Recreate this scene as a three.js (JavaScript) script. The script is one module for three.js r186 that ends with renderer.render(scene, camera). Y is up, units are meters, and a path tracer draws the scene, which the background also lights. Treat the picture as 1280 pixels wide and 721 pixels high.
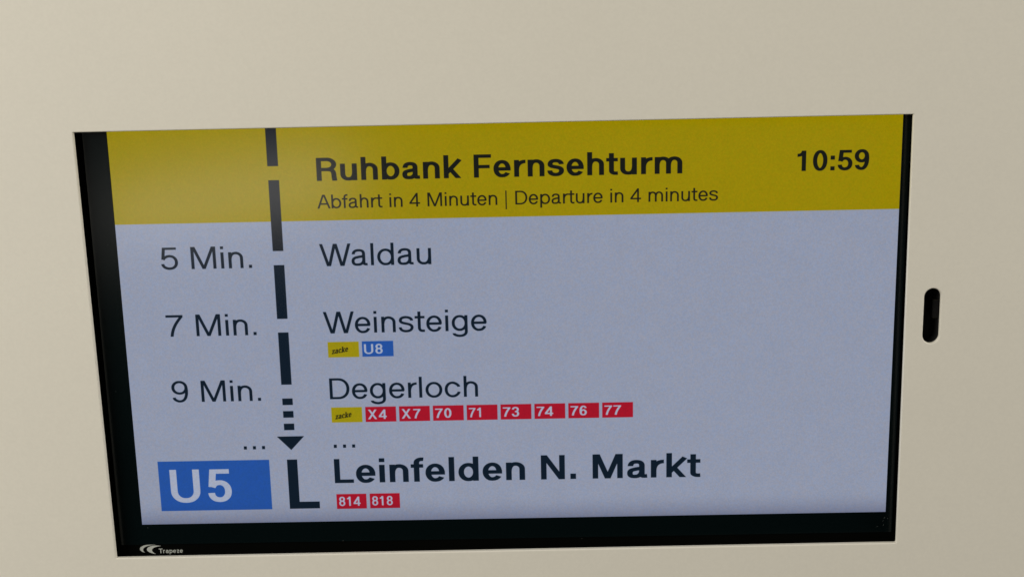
import * as THREE from 'three';
import { mergeGeometries } from 'three/addons/utils/BufferGeometryUtils.js';
import { RectAreaLightUniformsLib } from 'three/addons/lights/RectAreaLightUniformsLib.js';

// ---------------------------------------------------------------- camera, light, exposure
const scene = new THREE.Scene();
scene.background = new THREE.Color(0x000000);
const renderer = new THREE.WebGLRenderer({ antialias: true });
renderer.setSize(1024, 576);
renderer.toneMapping = THREE.LinearToneMapping;
renderer.toneMappingExposure = 1;
renderer.shadowMap.enabled = true;

// The panel leans out over the viewer by LEAN; everything is laid out in its plane (x right, y up, z out of it) and stood up by TILT.
const LEAN = THREE.MathUtils.degToRad(24);
const TILT = new THREE.Matrix4().makeTranslation(0, 1.95, 0).multiply(new THREE.Matrix4().makeRotationX(LEAN));
const place = (o, x, y, z, turn = 0) => {
  new THREE.Matrix4().multiplyMatrices(TILT, new THREE.Matrix4().makeTranslation(x, y, z)).multiply(new THREE.Matrix4().makeRotationZ(turn)).decompose(o.position, o.quaternion, o.scale);
  scene.add(o);
  return o;
};

const camera = new THREE.PerspectiveCamera(26, 1280 / 721, 0.02, 30);
const eye = new THREE.Matrix4().makeBasis(new THREE.Vector3(0.99967, -0.024274, -0.008368), new THREE.Vector3(0.021925, 0.976632, -0.213798), new THREE.Vector3(0.013362, 0.213544, 0.976842)).setPosition(0.02197, 0.22209, 0.83753);
new THREE.Matrix4().multiplyMatrices(TILT, eye).decompose(camera.position, camera.quaternion, camera.scale);

RectAreaLightUniformsLib.init();
function softbox(name, color, intensity, w, h, from, to) {
  const l = new THREE.RectAreaLight(color, intensity, w, h);
  l.name = name;
  l.position.set(...from).applyMatrix4(TILT);
  l.lookAt(new THREE.Vector3(...to).applyMatrix4(TILT));
  scene.add(l);
  return l;
}
// daylight from the vehicle's windows across the aisle, and its ceiling light strip
softbox('window_light', new THREE.Color(1, 0.975, 0.9), 10.8, 2.0, 1.3, [-2.4, 0.97, 1.9], [0, 0.05, 0]);
softbox('ceiling_light', new THREE.Color(1, 0.975, 0.9), 2.7, 2.2, 0.5, [-0.2, 2.3, 1.4], [0, 0, 0]);
softbox('opposite_window_light', new THREE.Color(1, 0.97, 0.88), 9, 2.2, 1.5, [3.4, 0.6, 0.85], [0, 0, 0]);
softbox('far_window_light', new THREE.Color(1, 0.95, 0.86), 2.7, 0.5, 0.12, [-0.6, -0.13, 1.7], [-0.18, 0.1, 0]);

// ---------------------------------------------------------------- helpers
let seed = 20;
const rnd = () => { seed = (seed * 1664525 + 1013904223) >>> 0; return seed / 4294967296; };
const mesh = (name, geometry, material, parent) => {
  const m = new THREE.Mesh(geometry, material);
  m.name = name; m.castShadow = true; m.receiveShadow = true;
  if (parent) parent.add(m);
  return m;
};
function canvas(w, h) { const c = document.createElement('canvas'); c.width = w; c.height = h; return [c, c.getContext('2d')]; }
// smooth value noise on a torus, n cells a side
function noiseGrid(n) {
  const g = Float32Array.from({ length: n * n }, () => rnd());
  return (x, y) => {
    const xi = Math.floor(x), yi = Math.floor(y), s = (t) => t * t * (3 - 2 * t), a = s(x - xi), b = s(y - yi), at = (i, j) => g[(((j % n) + n) % n) * n + (((i % n) + n) % n)];
    return (at(xi, yi) * (1 - a) + at(xi + 1, yi) * a) * (1 - b) + (at(xi, yi + 1) * (1 - a) + at(xi + 1, yi + 1) * a) * b;
  };
}
function grainTexture(size, cells, base, amount, srgb) {
  const data = new Uint8Array(size * size * 4), layers = cells.map(([n, k]) => [n, k, noiseGrid(n)]);
  for (let y = 0; y < size; y++) for (let x = 0; x < size; x++) {
    let v = 0;
    for (const [n, k, f] of layers) v += k * (f((x / size) * n, (y / size) * n) - 0.5);
    for (let c = 0; c < 3; c++) data[(y * size + x) * 4 + c] = Math.max(0, Math.min(255, base[c] * (1 + amount * v)));
    data[(y * size + x) * 4 + 3] = 255;
  }
  const t = new THREE.DataTexture(data, size, size);
  t.wrapS = t.wrapT = THREE.RepeatWrapping; t.magFilter = THREE.LinearFilter; t.minFilter = THREE.LinearFilter;
  if (srgb) t.colorSpace = THREE.SRGBColorSpace;
  t.needsUpdate = true;
  return t;
}

// ---------------------------------------------------------------- lettering: a grotesque drawn with an oval pen
// Units: 1000 to the em, cap height 714, y up. p.x / p.y are the pen's width across and down.
const CAP = 714, XH = 520, OV = 9;
function pen(ctx, p) {
  const q = {
    m: (x, y) => (ctx.moveTo(x / p.x, y / p.y), q), l: (x, y) => (ctx.lineTo(x / p.x, y / p.y), q),
    c: (a, b, d, e, f, g) => (ctx.bezierCurveTo(a / p.x, b / p.y, d / p.x, e / p.y, f / p.x, g / p.y), q),
    z: () => (ctx.closePath(), q),
    // quarter curves: h starts level and ends upright, v starts upright and ends level
    h: (x0, y0, x1, y1, k = 0.57) => q.c(x0 + (x1 - x0) * k, y0, x1, y1 + (y0 - y1) * k, x1, y1),
    v: (x0, y0, x1, y1, k = 0.57) => q.c(x0, y0 + (y1 - y0) * k, x1 + (x0 - x1) * k, y1, x1, y1),
    ring: (x0, y0, x1, y1) => { const cx = (x0 + x1) / 2, cy = (y0 + y1) / 2; return q.m(x1, cy).v(x1, cy, cx, y1).h(cx, y1, x0, cy).v(x0, cy, cx, y0).h(cx, y0, x1, cy).z(); },
  };
  return q;
}
// each glyph: [advance roman, advance bold, draw(q, w, p)] — inside draw, X and Y are half the pen, w the advance
const G = {};
const glyph = (ch, roman, bold, draw, low = -10, high = CAP + 10) => { G[ch] = { adv: [roman, bold], draw, low, high }; };
const BIG = 400;
const side = (p) => (p.bold ? 60 : 68), rside = (p) => (p.bold ? 42 : 36);
// lower case
function bowl(q, x0, x1, y0, y1) { q.ring(x0, y0, x1, y1); }
glyph('o', 574, 611, (q, w, p, X, Y) => bowl(q, rside(p) + X, w - rside(p) - X, Y - OV, XH - Y + OV));
glyph('b', 593, 611, (q, w, p, X, Y) => { const s = side(p) + X, r = w - rside(p) - X; q.m(s, 0).l(s, CAP); bowl(q, s, r, Y - OV, XH - Y + OV); });
glyph('p', 593, 611, (q, w, p, X, Y) => { const s = side(p) + X, r = w - rside(p) - X; q.m(s, -190).l(s, XH); bowl(q, s, r, Y - OV, XH - Y + OV); }, -190);
glyph('d', 593, 611, (q, w, p, X, Y) => { const s = w - side(p) - X, l = rside(p) + X; q.m(s, 0).l(s, CAP); bowl(q, l, s, Y - OV, XH - Y + OV); });
glyph('g', 574, 593, (q, w, p, X, Y) => {
  const s = w - side(p) - X, l = rside(p) + X, mx = (s + l) / 2, b = -196 + Y;
  bowl(q, l, s, Y + 4, XH - Y + OV);
  q.m(s, XH).l(s, -20).v(s, -20, mx - 6, b, 0.6).h(mx - 6, b, l + 14, -72, 0.5);
}, -210, XH + 8);
glyph('c', 537, 574, (q, w, p, X, Y) => {
  const l = rside(p) + X, r = w - rside(p) - X + 2, mx = (l + r) / 2, t = XH - Y + OV, b = Y - OV, m = (t + b) / 2;
  q.m(r, m + 92).c(r - 8, m + 160, mx + 75, t, mx, t).h(mx, t, l, m).v(l, m, mx, b).c(mx + 85, b, r - 6, m - 160, r + 4, m - 80);
});
glyph('e', 537, 574, (q, w, p, X, Y) => {
  const l = rside(p) + X, r = w - rside(p) - X, mx = (l + r) / 2, t = XH - Y + OV, b = Y - OV, m = (t + b) / 2, bar = p.bold ? m - 8 : m + 4;
  q.m(l + 4, bar).l(r + (p.bold ? X : X * 0.6), bar);
  q.m(r, bar - Y * 0.3).c(r + 2, m + 130, r - 70, t, mx, t).h(mx, t, l, m).v(l, m, mx, b).c(mx + 80, b, r - 45, b + 40, r - 14, p.bold ? b + 88 : b + 120);
});
const arch = (q, s, r, X, Y, y0 = 0) => { const t = XH - Y + OV, mx = s + (r - s) * 0.5; q.m(s, 230).v(s, 250, mx, t, 0.64).h(mx, t, r, 330, 0.58).l(r, y0); };
glyph('n', 556, 593, (q, w, p, X, Y) => { const s = side(p) + X, r = w - side(p) - X + 4; q.m(s, 0).l(s, XH); arch(q, s, r, X, Y); }, 0);
glyph('h', 556, 593, (q, w, p, X, Y) => { const s = side(p) + X, r = w - side(p) - X + 4; q.m(s, 0).l(s, CAP); arch(q, s, r, X, Y); }, 0, CAP);
glyph('m', 853, 906, (q, w, p, X, Y) => { const s = side(p) + X, r = w - side(p) - X + 2, c = (s + r) / 2; q.m(s, 0).l(s, XH); arch(q, s, c, X, Y); arch(q, c, r, X, Y); }, 0);
glyph('u', 556, 593, (q, w, p, X, Y) => { const r = w - side(p) - X, s = side(p) + X - 4, b = Y - OV, mx = r - (r - s) * 0.5; q.m(r, 0).l(r, XH).m(r, XH - 230).v(r, XH - 250, mx, b, 0.64).h(mx, b, s, 190, 0.6).l(s, XH); }, -10, XH);
glyph('r', 333, 389, (q, w, p, X, Y) => { const s = side(p) + X, t = XH - Y + 6; q.m(s, 0).l(s, XH).m(s, 200).v(s, 200, w - 2, t - 2, 0.66); }, 0);
glyph('i', 222, 258, (q, w, p, X, Y) => { const c = w / 2; q.m(c, 0).l(c, XH).m(c, CAP - p.x * (p.bold ? 0.8 : 1)).l(c, CAP); }, 0, CAP);
glyph('l', 222, 258, (q, w, p, X, Y) => { const c = w / 2; q.m(c, 0).l(c, CAP); }, 0, CAP);
glyph('t', 315, 352, (q, w, p, X, Y) => { const s = w * 0.45, b = Y - 6; q.m(s, 672).l(s, 130).v(s, 130, s + X + 62, b, 0.62).l(w - 12, b + 2); q.m(10, XH - Y).l(w - 12, XH - Y); }, -10, 672);
glyph('f', 296, 333, (q, w, p, X, Y) => { const s = w * 0.46, t = CAP - Y + 4; q.m(s, 0).l(s, 560).v(s, 560, s + X + 72, t, 0.62).l(w - 2, t - 3); q.m(8, XH - Y).l(w - 12, XH - Y); }, 0, CAP + 4);
glyph('k', 537, 574, (q, w, p, X, Y) => { const s = side(p) + X; q.m(s, 0).l(s, CAP).m(s, 150).l(w - 50 - X + 70, XH + 60).m(s + X + 50, 285).l(w - X + 60, -110); }, 0, CAP);
glyph('s', 500, 537, (q, w, p, X, Y) => {
  const l = 32 + X, r = w - 32 - X, mx = w / 2, t = XH - Y + OV, b = Y - OV, m = (t + b) / 2;
  q.m(r - 4, t - 112).c(r - 12, t - 30, mx + 70, t, mx - 4, t).c(l + 60, t, l + 6, t - 40, l + 6, t - 112)
    .c(l + 6, m - 10, r, m + 55, r, b + 128).c(r, b + 42, mx + 90, b, mx + 4, b).c(mx - 90, b, l - 2, b + 36, l - 4, b + 132);
});
glyph('a', 537, 574, (q, w, p, X, Y) => {
  const l = 36 + X, r = w - 96 - X, mx = (l + r) / 2, t = XH - Y + OV, b = Y - OV;
  q.m(l + 14, t - 126).c(l + 20, t - 30, mx - 70, t, mx + 6, t).c(r - 50, t, r, t - 34, r, t - 112).l(r, 118).c(r, 40, r + 14, b + 6, r + X + 62, b + 12);
  q.m(r, t - 140).c(r - 8, t - 222, r - 100, t - 196, mx - 20, t - 222).c(l + 50, t - 238, l, 226, l, 142).c(l, 50, l + 60, b, mx - 16, b).c(r - 80, b, r, b + 60, r, 210);
});
// capitals
const diag = 1.06;
glyph('A', 648, 685, (q, w, p, X, Y) => { const f = X * diag; q.m(4 + f - 66, -160).l(w / 2 - X * 0.2, CAP + 20).m(w - 4 - f + 66, -160).l(w / 2 + X * 0.2, CAP + 20).m(w * 0.24, 234).l(w * 0.76, 234); }, 0, CAP);
glyph('D', 704, 741, (q, w, p, X, Y) => { const s = 72 + X, r = w - 38 - X, c = w * 0.46; q.m(s, Y).l(c, Y).h(c, Y, r, CAP / 2, 0.6).v(r, CAP / 2, c, CAP - Y, 0.6).l(s, CAP - Y).z(); }, 0, CAP);
glyph('F', 574, 593, (q, w, p, X, Y) => { const s = 72 + X; q.m(s, 0).l(s, CAP).m(s, CAP - Y).l(w - 22, CAP - Y).m(s, 338).l(w - 66, 338); }, 0, CAP);
glyph('L', 556, 574, (q, w, p, X, Y) => { const s = 72 + X; q.m(s, CAP).l(s, 0).m(s, Y).l(w - 20, Y); }, 0, CAP);
glyph('M', 871, 907, (q, w, p, X, Y) => { const s = 74 + X, r = w - s, f = p.bold ? 34 : 26; q.m(s, 0).l(s, CAP).m(r, 0).l(r, CAP).m(s + f - 30, CAP + 90).l(w / 2 + 10, -20).m(r - f + 30, CAP + 90).l(w / 2 - 10, -20); }, 0, CAP);
glyph('N', 741, 741, (q, w, p, X, Y) => { const s = 70 + X, r = w - s; q.m(s, 0).l(s, CAP).m(r, 0).l(r, CAP).m(s - 40, CAP + 62 + (p.bold ? 10 : 40)).l(r + 40, -62 - (p.bold ? 10 : 40)); }, 0, CAP);
glyph('R', 685, 705, (q, w, p, X, Y) => {
  const s = 72 + X, r = w - 60 - X, m = 350 + 0, c = w * 0.52, my = (CAP - Y + m) / 2, t = CAP - Y;
  q.m(s, 0).l(s, CAP).m(s, t).l(c, t).h(c, t, r, my).v(r, my, c, m).l(s, m).m(c, m).c(r - 30, m, r - 14, m - 70, r - 10, m - 150).c(r - 8, 120, r - 4, 60, r + 16, -8);
}, 0, CAP);
glyph('U', 741, 741, (q, w, p, X, Y) => { const s = 66 + X, r = w - s, b = Y - 14; q.m(s, CAP).l(s, 250).v(s, 250, w / 2, b, 0.6).h(w / 2, b, r, 250, 0.6).l(r, CAP); }, -16, CAP);
glyph('W', 926, 944, (q, w, p, X, Y) => { const e = X * 1.08, v = 0.287 * w; q.m(e - 30, CAP + 110).l(v - 4, -40).m(v + 4, -40).l(w / 2 - 4, CAP + 30).m(w / 2 + 4, CAP + 30).l(w - v - 4, -40).m(w - v + 4, -40).l(w - e + 30, CAP + 110); }, 0, CAP);
glyph('X', 611, 667, (q, w, p, X, Y) => { const e = X * 1.3 + 6; q.m(e - 75, -110).l(w - e + 60, CAP + 110).m(w - e + 75, -110).l(e - 60, CAP + 110); }, 0, CAP);
// figures
glyph('0', 556, 556, (q, w, p, X, Y) => bowl(q, 38 + X, w - 38 - X, Y - OV, CAP - Y + OV));
glyph('1', 556, 556, (q, w, p, X, Y) => { const s = w * 0.6 - X * 0.6; q.m(s, 0).l(s, CAP).m(74, 556).c(s - 110, 556, s - 14, 590, s - 4, CAP + 20); }, 0, CAP);
glyph('3', 556, 556, (q, w, p, X, Y) => {
  const l = 34 + X, r = w - 34 - X, mx = w / 2 - 4, t = CAP - Y + OV, b = Y - OV, m = 375;
  q.m(l + 10, t - 150).c(l + 10, t - 50, l + 80, t, mx, t).c(r - 60, t, r - 16, t - 60, r - 16, (t + m) / 2 + 10).c(r - 16, m + 50, r - 80, m, mx + 30, m).l(mx - 30, m)
    .m(mx, m).c(r - 70, m, r, m - 50, r, (m + b) / 2).c(r, b + 70, r - 80, b, mx, b).c(l + 70, b, l, b + 70, l - 2, b + 170);
});
glyph('4', 556, 556, (q, w, p, X, Y) => { const s = w * 0.69, k = 178 + Y * 0.2; q.m(s, 0).l(s, CAP).m(w - 24, k).l(28 + X * 0.4, k).l(28 + X * 0.4, k + (p.bold ? 40 : 20)).l(s - X * 0.1, CAP - Y * 0.8); }, 0, CAP);
glyph('5', 556, 556, (q, w, p, X, Y) => {
  const l = 34 + X, r = w - 34 - X, mx = w / 2 + 4, b = Y - OV, t = 460 - Y + OV, m = (t + b) / 2;
  q.m(w - 66, CAP - Y).l(l + 50, CAP - Y).l(l + 12, 322).m(l + 18, 318).c(l + 66, 405, mx - 60, t, mx, t).c(r - 70, t, r, m + 110, r, m).c(r, m - 120, r - 80, b, mx - 8, b).c(mx - 110, b, l + 4, b + 54, l - 2, b + 150);
}, -12, CAP - 5);
glyph('6', 556, 556, (q, w, p, X, Y) => {
  const l = 36 + X, r = w - 36 - X, mx = w / 2, t = CAP - Y + OV, b = Y - OV, u = 455 - Y, m = (u + b) / 2;
  q.ring(l + 8, b, r, u).m(r - 14, t - 130).c(r - 26, t - 40, mx + 70, t, mx + 10, t).c(l + 80, t, l, t - 120, l, 330).l(l + 4, m);
});
glyph('7', 556, 556, (q, w, p, X, Y) => { q.m(36, CAP - Y - 4).l(w - 36 - X * 0.7, CAP - Y - 4).l(w - 36 - X * 0.7, CAP - Y - 24).c(w * 0.56, 430, w * 0.38, 250, w * 0.33, -10); }, 0, CAP - 4);
glyph('8', 556, 556, (q, w, p, X, Y) => { q.ring(50 + X, 372, w - 50 - X, CAP - Y + OV).ring(34 + X, Y - OV, w - 34 - X, 372 + Y * 0.2); });
glyph('9', 556, 556, (q, w, p, X, Y) => {
  const l = 36 + X, r = w - 36 - X, mx = w / 2, t = CAP - Y + OV, b = Y - OV, u = 259 + Y, m = (u + t) / 2;
  q.ring(l, u, r - 8, t).m(l + 14, b + 130).c(l + 26, b + 40, mx - 70, b, mx - 10, b).c(r - 80, b, r, b + 120, r, 384).l(r - 4, m);
});
const dot = (q, c, y, p, k) => q.m(c, y).l(c, y + p.x * k);
glyph('.', 278, 278, (q, w, p) => dot(q, w / 2, 0, p, 1.15), 0);
glyph(':', 278, 278, (q, w, p) => { dot(q, w / 2, 0, p, 1); dot(q, w / 2, XH - p.x, p, 1); }, 0);
glyph('|', 222, 222, (q, w) => q.m(w / 2, -210).l(w / 2, 764), -210, 764);
glyph(' ', 278, 278, () => {});
const KERN = { Wa: -28, We: -22, Ru: -6, 'rt': -4, 'Ab': -10 };
const WEIGHT = { roman: { x: 88, y: 76, bold: false, k: 0 }, bold: { x: 140, y: 104, bold: true, k: 1 } };

// ink edges of a line, in em units from its origin
const EDGE = { W: 2, A: 4, D: 72, L: 72, R: 72, M: 74, U: 66, X: 4, '1': 80, '5': 34, '7': 36, '9': 36, '8': 34, t: 12, u: 68, e: 36, h: 68, m: 62, s: 32, n: 68 };
function line(ctx, text, weight, left, right, base, cap, extra = 0) {   // left / right / base / cap in the canvas's own units, y down; the line is fitted between left and right
  const p = WEIGHT[weight], adv = (i) => G[text[i]].adv[p.k] + (KERN[text.slice(i, i + 2)] ?? 0) + extra;
  let total = 0;
  for (let i = 0; i < text.length - 1; i++) total += adv(i);
  const last = text[text.length - 1], first = text[0], lw = G[last].adv[p.k];
  const lsb = EDGE[first] ?? 36, rsb = last === '.' ? (lw - p.x) / 2 : (EDGE[last] ?? 36);
  const sx = (right - left) / (total + lw - lsb - rsb), sy = cap / CAP;
  let x = -lsb;
  for (let i = 0; i < text.length; i++) {
    const g = G[text[i]], w = g.adv[p.k];
    ctx.save();
    ctx.translate(left + x * sx, base);
    ctx.scale(sx, -sy);
    ctx.beginPath(); ctx.rect(-60, g.low, w + 120, g.high - g.low); ctx.clip();
    ctx.scale(p.x, p.y);
    ctx.lineWidth = 1; ctx.lineCap = 'butt'; ctx.lineJoin = 'miter'; ctx.miterLimit = 6;
    ctx.beginPath();
    g.draw(pen(ctx, p), w, p, p.x / 2, p.y / 2);
    ctx.stroke();
    ctx.restore();
    x += adv(i);
  }
}

// ---------------------------------------------------------------- what the screen shows, drawn in millimetres
const SW = 536.2, SH = 301.6, PX = 2048 / SW, TH = Math.round(SH * PX);
function screenPicture() {
  const [c, ctx] = canvas(2048, TH);
  const INK = '#0a1724', WHITE = '#8e95a9', YELLOW = '#948300', RED = '#9e1024', BLUE = '#224e9a', PALE = '#a0a7bb', GOLD = '#958806';
  ctx.scale(PX, PX);
  const box = (x0, y0, x1, y1, f) => { ctx.fillStyle = f; ctx.fillRect(x0, y0, x1 - x0, y1 - y0); };
  box(0, 0, SW, SH, WHITE);
  box(0, 0, SW, 82.2, YELLOW);
  // the route line down the left
  for (const [a, b] of [[12, 44.2], [53.8, 102.7], [112.6, 150.7], [160.5, 198.4], [208.6, 213.4], [217.9, 222.7], [227.2, 232]]) box(107.3, a, 114.6, b, a < 60 ? '#10151d' : INK);
  ctx.fillStyle = INK; ctx.beginPath(); ctx.moveTo(101.8, 236.7); ctx.lineTo(121.2, 236.7); ctx.lineTo(111.5, 246.9); ctx.fill();
  box(107.9, 254.1, 115.2, 291.4, INK); box(107.9, 286.2, 129.6, 291.4, INK);
  // header
  ctx.strokeStyle = '#14150f';
  line(ctx, 'Ruhbank Fernsehturm', 'bold', 140.5, 388.5, 54.9, 15.6);
  line(ctx, '10:59', 'bold', 466.4, 514.6, 55, 13.7);
  ctx.strokeStyle = '#1c1a10';
  line(ctx, 'Abfahrt in 4 Minuten', 'roman', 139.9, 262.7, 73.9, 9.45);
  line(ctx, '|', 'roman', 268.15, 269.45, 74.2, 9.45);
  line(ctx, 'Departure in 4 minutes', 'roman', 275.1, 413, 73.9, 9.45);
  // stops
  ctx.strokeStyle = INK;
  for (const [n, y, l] of [['5', 114.2, 29.6], ['7', 162, 29.4], ['9', 209.9, 29.4]]) line(ctx, n + ' Min.', 'roman', l, 92.3, y, 15.5);
  line(ctx, 'Waldau', 'roman', 139.4, 216.3, 114, 15.5);
  line(ctx, 'Weinsteige', 'roman', 139.4, 253.3, 161.9, 15.5);
  line(ctx, 'Degerloch', 'roman', 141.2, 245.8, 209.8, 15.4);
  line(ctx, 'Leinfelden N. Markt', 'bold', 141.4, 403, 272.5, 18.2);
  for (const x of [77.7, 84.2, 90.7, 142, 148.6, 155.1]) box(x, 243.5, x + 2.1, 245.9, INK);
  // line badges
  box(15, 253.9, 95.1, 291.5, BLUE);
  ctx.strokeStyle = PALE;
  line(ctx, 'U5', 'bold', 22.9, 66.8, 285, 24.8, 60);
  const badge = (x0, y0, x1, y1, f, text, l, r) => { box(x0, y0, x1, y1, f); ctx.strokeStyle = PALE; line(ctx, text, 'bold', l, r, y0 + 9.1, 7.1, text[0] === 'X' ? 110 : 30); };
  for (const [y, x] of [[168.1, 141.6], [215.9, 141.6]]) {
    box(x, y, x + 21.7, y + 11.1, GOLD);
    ctx.save(); ctx.translate(x + 2.6, y + 8.3); ctx.rotate(-0.15); ctx.transform(1, 0, -0.3, 1, 0, 0); ctx.fillStyle = '#17160a'; ctx.font = 'bold 5px serif';
    const w = ctx.measureText('zacke').width; ctx.scale(11.6 / w, 1); ctx.lineWidth = 0.22; ctx.strokeStyle = '#17160a'; ctx.fillText('zacke', 0, 0); ctx.strokeText('zacke', 0, 0); ctx.restore();
  }
  badge(165.6, 168.0, 187.5, 179.1, BLUE, 'U8', 166.9, 180);
  ['X4', 'X7', '70', '71', '73', '74', '76', '77'].forEach((t, i) => { const x = 165.7 + i * 23.95; badge(x, 215.9, x + 21.7, 227.0, RED, t, x + 1.5, x + 1.5 + (t[0] === 'X' ? 13.4 : t === '71' ? 9.6 : 11.6)); });
  badge(141.9, 280.9, 163.4, 292.1, RED, '814', 143.6, 158.9);
  badge(165.9, 280.9, 187.4, 292.1, RED, '818', 167.4, 182.3);
  // panel unevenness: pixel grain, faint mottling and the weaker backlight along the lower edge
  const img = ctx.getImageData(0, 0, 2048, TH), d = img.data, a = noiseGrid(256), b = noiseGrid(64), e = noiseGrid(512), g2 = noiseGrid(512);
  for (let y = 0; y < TH; y++) for (let x = 0; x < 2048; x++) {
    const i = (y * 2048 + x) * 4, my = y / PX, low = SH - my;
    const v = 1 + 0.01 * (b(x / 40, y / 40) - 0.5) + 0.045 * (e(x / 3, y / 3) - 0.5) + 0.05 * (rnd() - 0.5), t = 0.05 * (g2(x / 4 + 31, y / 4) - 0.5) + 0.012 * (a(x / 14 + 9, y / 14) - 0.5);
    const edge = low < 19 ? 1 - 0.22 * ((19 - low) / 19) ** 2 : 1;
    d[i] *= v * (1 + t) * edge; d[i + 1] *= v * edge; d[i + 2] *= v * (1 - t) * (1 - (1 - edge) * 0.8);
  }
  ctx.putImageData(img, 0, 0);
  const t = new THREE.CanvasTexture(c);
  t.colorSpace = THREE.SRGBColorSpace; t.magFilter = THREE.LinearFilter; t.anisotropy = 8;
  return t;
}

// ---------------------------------------------------------------- materials
const laminate = new THREE.MeshPhysicalMaterial({
  name: 'beige_laminate', color: 0xffffff, map: grainTexture(512, [[6, 0.2], [24, 0.15], [128, 0.3], [256, 0.7]], [221, 215, 202], 0.02, true), roughness: 0.6,
  bumpMap: grainTexture(512, [[48, 0.4], [170, 0.5], [256, 0.4]], [128, 128, 128], 0.8, false), bumpScale: 0.00002, specularIntensity: 0.6,
});
const glossBlack = new THREE.MeshPhysicalMaterial({ name: 'black_bezel', color: new THREE.Color().setRGB(0.0015, 0.004, 0.0044), roughness: 0.2, specularIntensity: 0.55, bumpMap: grainTexture(256, [[32, 0.4], [96, 0.6]], [128, 128, 128], 0.8, false), bumpScale: 0.000008 });
const rimBlack = new THREE.MeshPhysicalMaterial({ specularIntensity: 0.06, name: 'black_rim', color: new THREE.Color().setRGB(0.0009, 0.001, 0.0006), roughness: 0.7 });
const casing = new THREE.MeshStandardMaterial({ name: 'black_casing', color: new THREE.Color().setRGB(0.0015, 0.0016, 0.0015), roughness: 1 });
const printGrey = new THREE.MeshStandardMaterial({ name: 'silver_print', color: new THREE.Color().setRGB(0.42, 0.43, 0.39), roughness: 0.55 });
const dustGrey = new THREE.MeshStandardMaterial({ name: 'dust', color: new THREE.Color().setRGB(0.04, 0.043, 0.04), roughness: 0.9 });
const bracketMetal = new THREE.MeshStandardMaterial({ name: 'dark_bracket', color: new THREE.Color().setRGB(0.0008, 0.0007, 0.0004), roughness: 0.95 });
const bracketEdge = new THREE.MeshStandardMaterial({ name: 'bracket_edge', color: new THREE.Color().setRGB(0.014, 0.012, 0.006), roughness: 0.6 });
const picture = screenPicture();
const lcd = new THREE.MeshPhysicalMaterial({ name: 'lcd', color: new THREE.Color().setRGB(0.003, 0.004, 0.006), emissive: 0xffffff, emissiveMap: picture, emissiveIntensity: 1, roughness: 0.16 });

// ---------------------------------------------------------------- the beige panel with its two openings
{
  const s = new THREE.Shape(), W = 1.7, H = 0.62;
  s.moveTo(-W, -H).lineTo(W, -H).lineTo(W, H).lineTo(-W, H).closePath();
  const hole = new THREE.Path(), r = 0.0008, P = [[-0.2804, 0.1528], [-0.2795, -0.1524], [0.2806, -0.1521], [0.2796, 0.1517]];
  hole.moveTo(P[0][0], P[0][1] - r);
  hole.lineTo(P[1][0], P[1][1] + r).quadraticCurveTo(...P[1], P[1][0] + r, P[1][1]);
  hole.lineTo(P[2][0] - r, P[2][1]).quadraticCurveTo(...P[2], P[2][0], P[2][1] + r);
  hole.lineTo(P[3][0], P[3][1] - r).quadraticCurveTo(...P[3], P[3][0] - r, P[3][1]);
  hole.lineTo(P[0][0] + r, P[0][1]).quadraticCurveTo(...P[0], P[0][0], P[0][1] - r);
  const oval = new THREE.Path(), ox = 0.2981, oy = 0.0140, hw = 0.0058, hh = 0.0193 - 0.0058;
  oval.absarc(ox, oy + hh, hw, 0, Math.PI, false); oval.absarc(ox, oy - hh, hw, Math.PI, Math.PI * 2, false); oval.closePath();
  s.holes.push(hole, oval);
  const bevel = 0.0008, g = new THREE.ExtrudeGeometry(s, { depth: 0.0035 - 2 * bevel, bevelEnabled: true, bevelThickness: bevel, bevelSize: bevel, bevelOffset: -bevel, bevelSegments: 3, curveSegments: 24 });
  g.translate(0, 0, bevel);
  const uv = g.attributes.uv, pos = g.attributes.position;
  for (let i = 0; i < uv.count; i++) uv.setXY(i, pos.getX(i) / 0.33, (pos.getY(i) + pos.getZ(i)) / 0.33);
  const wall = mesh('wall', g, laminate);
  wall.userData = { kind: 'structure', label: 'smooth beige wall panel around the screen and the oval recess', category: 'wall panel' };
  place(wall, 0, 0, 0);
}

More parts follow.
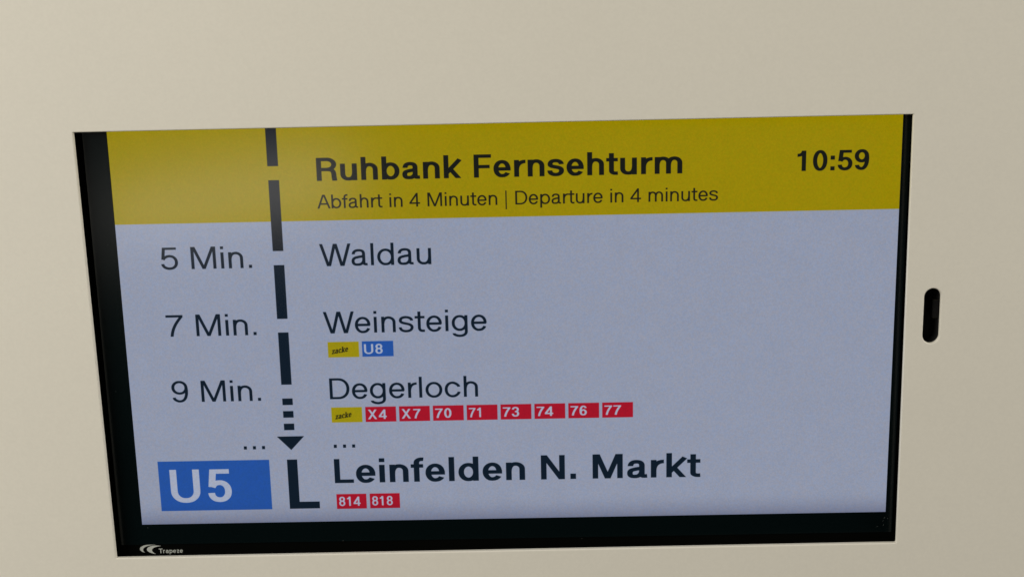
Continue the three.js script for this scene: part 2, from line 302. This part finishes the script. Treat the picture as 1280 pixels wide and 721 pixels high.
// ---------------------------------------------------------------- the passenger display behind the panel
function frameShape(x0, y0, x1, y1, a0, b0, a1, b1) {
  const s = new THREE.Shape().moveTo(x0, y0).lineTo(x1, y0).lineTo(x1, y1).lineTo(x0, y1).closePath();
  s.holes.push(new THREE.Path().moveTo(a0, b0).lineTo(a0, b1).lineTo(a1, b1).lineTo(a1, b0).closePath());
  return s;
}
const metreUv = (g, k) => { const uv = g.attributes.uv, p = g.attributes.position; for (let i = 0; i < uv.count; i++) uv.setXY(i, p.getX(i) * k, p.getY(i) * k); return g; };
{
  const d = new THREE.Group();
  d.name = 'passenger_display';
  d.userData = { label: 'wide passenger information screen with yellow header, set into the beige panel', category: 'screen' };
  const mx = (x) => (x - SW / 2) / 1000, my = (y) => (SH / 2 - y) / 1000;   // millimetres on the screen to metres about its centre
  // screen: the lit panel, a thin slab with its picture on the front
  const sg = new THREE.BoxGeometry(SW / 1000, SH / 1000, 0.002);
  sg.translate(0, 0, -0.001);
  const screen = mesh('screen', sg, [casing, casing, casing, casing, lcd, casing], d);
  screen.userData.label = 'lit departure screen with yellow header above pale blue-grey stop list';
  // glossy border round it
  const E = { depth: 0.002, bevelEnabled: true, bevelThickness: 0.00015, bevelSize: 0.00015, bevelOffset: -0.00015, bevelSegments: 2 };
  const bg = metreUv(new THREE.ExtrudeGeometry(frameShape(mx(-16.8), my(317.1), mx(541.4), my(-10), mx(0), my(SH), mx(SW), my(0.2)), E), 6);
  bg.translate(0, 0, -0.0019);
  const bezel = mesh('bezel', bg, glossBlack, d);
  // outer rim, a step lower
  const rg = metreUv(new THREE.ExtrudeGeometry(frameShape(mx(-32), my(338), mx(556), my(-26), mx(-16.7), my(317.0), mx(541.3), my(-9.8)), E), 6);
  rg.translate(0, 0, -0.0032);
  const rim = mesh('outer_rim', rg, rimBlack, d);
  // casing behind
  const cg = new THREE.BoxGeometry(0.588, 0.364, 0.03);
  cg.translate(0, my(156) , -0.0185);
  mesh('casing', cg, casing, d);
  // maker's mark printed on the lower rim: two swept crescents and a word
  const L = (x, y) => [mx(x), my(y)], squash = (y) => 317.15 + (y - 315.95) * 0.85, lift = { depth: 0.00008, bevelEnabled: false, curveSegments: 20 };
  const cres = (a) => { const s = new THREE.Shape(); a = a.map(([x, y]) => [x, squash(y)]); s.moveTo(...L(...a[0])); for (let i = 1; i < a.length; i += 3) s.bezierCurveTo(...L(...a[i]), ...L(...a[i + 1]), ...L(...a[i + 2])); return s; };
  const c1 = cres([[8.6, 316.85], [5.0, 315.9], [-0.6, 316.2], [-2.9, 318.6], [-4.6, 320.6], [-3.0, 322.8], [-0.2, 323.6], [-1.9, 321.9], [-1.6, 319.9], [0.3, 318.6], [2.4, 317.2], [5.6, 316.9], [8.6, 316.85]]);
  const c2 = cres([[11.9, 317.9], [9.0, 316.9], [4.2, 317.2], [2.2, 319.2], [0.2, 321.6], [2.6, 324.2], [7.8, 325.0], [4.8, 323.3], [4.4, 321.2], [6.2, 319.7], [7.6, 318.5], [9.6, 318.1], [11.9, 317.9]]);
  const eg = mergeGeometries([c1, c2].map((s) => new THREE.ExtrudeGeometry(s, lift)));
  eg.translate(0, 0, -0.0009);
  mesh('logo_emblem', eg, printGrey, rim);
  const word = [];
  const bar = (x0, y0, x1, y1, w) => {   // one pen stroke of the small word, in millimetres
    const dx = x1 - x0, dy = y1 - y0, l = Math.hypot(dx, dy), nx = (-dy / l) * w / 2, ny = (dx / l) * w / 2;
    const s = new THREE.Shape().moveTo(...L(x0 + nx, y0 + ny)).lineTo(...L(x1 + nx, y1 + ny)).lineTo(...L(x1 - nx, y1 - ny)).lineTo(...L(x0 - nx, y0 - ny)).closePath();
    word.push(new THREE.ExtrudeGeometry(s, lift));
  };
  const path = (pts, w = 0.52) => { for (let i = 1; i < pts.length; i++) bar(...pts[i - 1], ...pts[i], w); };
  const ring = (cx, cy, rx, ry, a0, a1) => path(Array.from({ length: 11 }, (_, i) => { const a = THREE.MathUtils.degToRad(a0 + ((a1 - a0) * i) / 10); return [cx + rx * Math.cos(a), cy - ry * Math.sin(a)]; }));
  const B = 324.3, T = B - 3.5, M = B - 2.45, CY = B - 1.22;
  path([[10.1, T + 0.26], [12.9, T + 0.26]]); path([[11.5, T], [11.5, B]], 0.6);                          // T
  path([[13.5, M], [13.5, B]]); path([[13.5, M + 0.8], [13.9, M + 0.3], [14.6, M + 0.25]]);               // r
  ring(16.1, CY + 0.35, 0.75, 0.65, 0, 360); path([[16.95, B], [16.95, M + 0.7], [16.5, M + 0.25], [15.5, M + 0.3]]); // a
  path([[18.1, M], [18.1, B + 1]]); ring(19.0, CY, 0.85, 1.0, 0, 360);                                     // p
  ring(21.6, CY, 0.9, 1.0, 0, 310); path([[20.7, CY], [22.5, CY]], 0.4);                                   // e
  path([[23.3, M + 0.25], [24.8, M + 0.25], [23.4, B - 0.25], [24.9, B - 0.25]], 0.48);                     // z
  ring(26.5, CY, 0.9, 1.0, 0, 310); path([[25.6, CY], [27.4, CY]], 0.4);                                   // e
  const wg = mergeGeometries(word); wg.translate(0, 0, -0.0009);
  mesh('logo_lettering', wg, printGrey, rim);
  // dust and scuffs caught on the border
  const specks = [];
  for (const [x, y, w, h, a] of [[4, 304, 0.5, 0.7, 0.2], [535.5, 306, 0.35, 1.8, -0.5], [537.8, 306.5, 0.6, 0.6, 0], [534.6, 308.4, 0.3, 1.4, -0.7], [535, 311.5, 0.35, 1.5, -0.5], [530.6, 312.6, 0.3, 1.6, -1.1], [145, 316.5, 0.4, 0.8, 0.1], [-10, 201, 0.5, 0.6, 0.3], [-6, 96, 0.4, 0.4, 0], [318, 318, 0.5, 0.5, 0]]) {
    const g = new THREE.SphereGeometry(0.0005, 10, 6); g.scale(w, h, 0.12); g.rotateZ(a); g.translate(mx(x), my(y), 0.00042); specks.push(g);
  }
  mesh('dust_speck', mergeGeometries(specks), dustGrey, bezel).userData.kind = 'stuff';
  place(d, 0.0070, 0.0192, -0.006, -0.0024);
}

// ---------------------------------------------------------------- the oval recess to the right
{
  const o = new THREE.Group();
  o.name = 'oval_recess';
  o.userData = { label: 'small upright black oval recess in the beige panel right of the screen', category: 'recess' };
  const cap = (w, h) => { const s = new THREE.Shape(), k = h - w; s.absarc(0, k, w, 0, Math.PI, false); s.absarc(0, -k, w, Math.PI, Math.PI * 2, false); s.closePath(); return s; };
  const ring = cap(0.0092, 0.0225); ring.holes.push(new THREE.Path(cap(0.0072, 0.0205).getPoints(24)));
  const tube = new THREE.ExtrudeGeometry(ring, { depth: 0.012, bevelEnabled: false, curveSegments: 24 }); tube.translate(0, 0, -0.0125);
  mesh('cup_wall', tube, casing, o);
  const back = new THREE.ExtrudeGeometry(cap(0.0092, 0.0225), { depth: 0.002, bevelEnabled: false, curveSegments: 24 }); back.translate(0, 0, -0.0146);
  mesh('cup_floor', back, casing, o);
  const br = new THREE.BoxGeometry(0.0032, 0.0122, 0.004); br.translate(0.0049, 0.0032, -0.006);
  const bracket = mesh('bracket', br, bracketMetal, o);
  const edges = [[0.0094], [-0.003]].map(([y]) => { const g = new THREE.BoxGeometry(0.0034, 0.0004, 0.0036); g.translate(0.0048, y, -0.0056); return g; });
  mesh('bracket_edge', mergeGeometries(edges), bracketEdge, bracket);
  place(o, 0.2981, 0.0140, 0);
}

renderer.render(scene, camera);
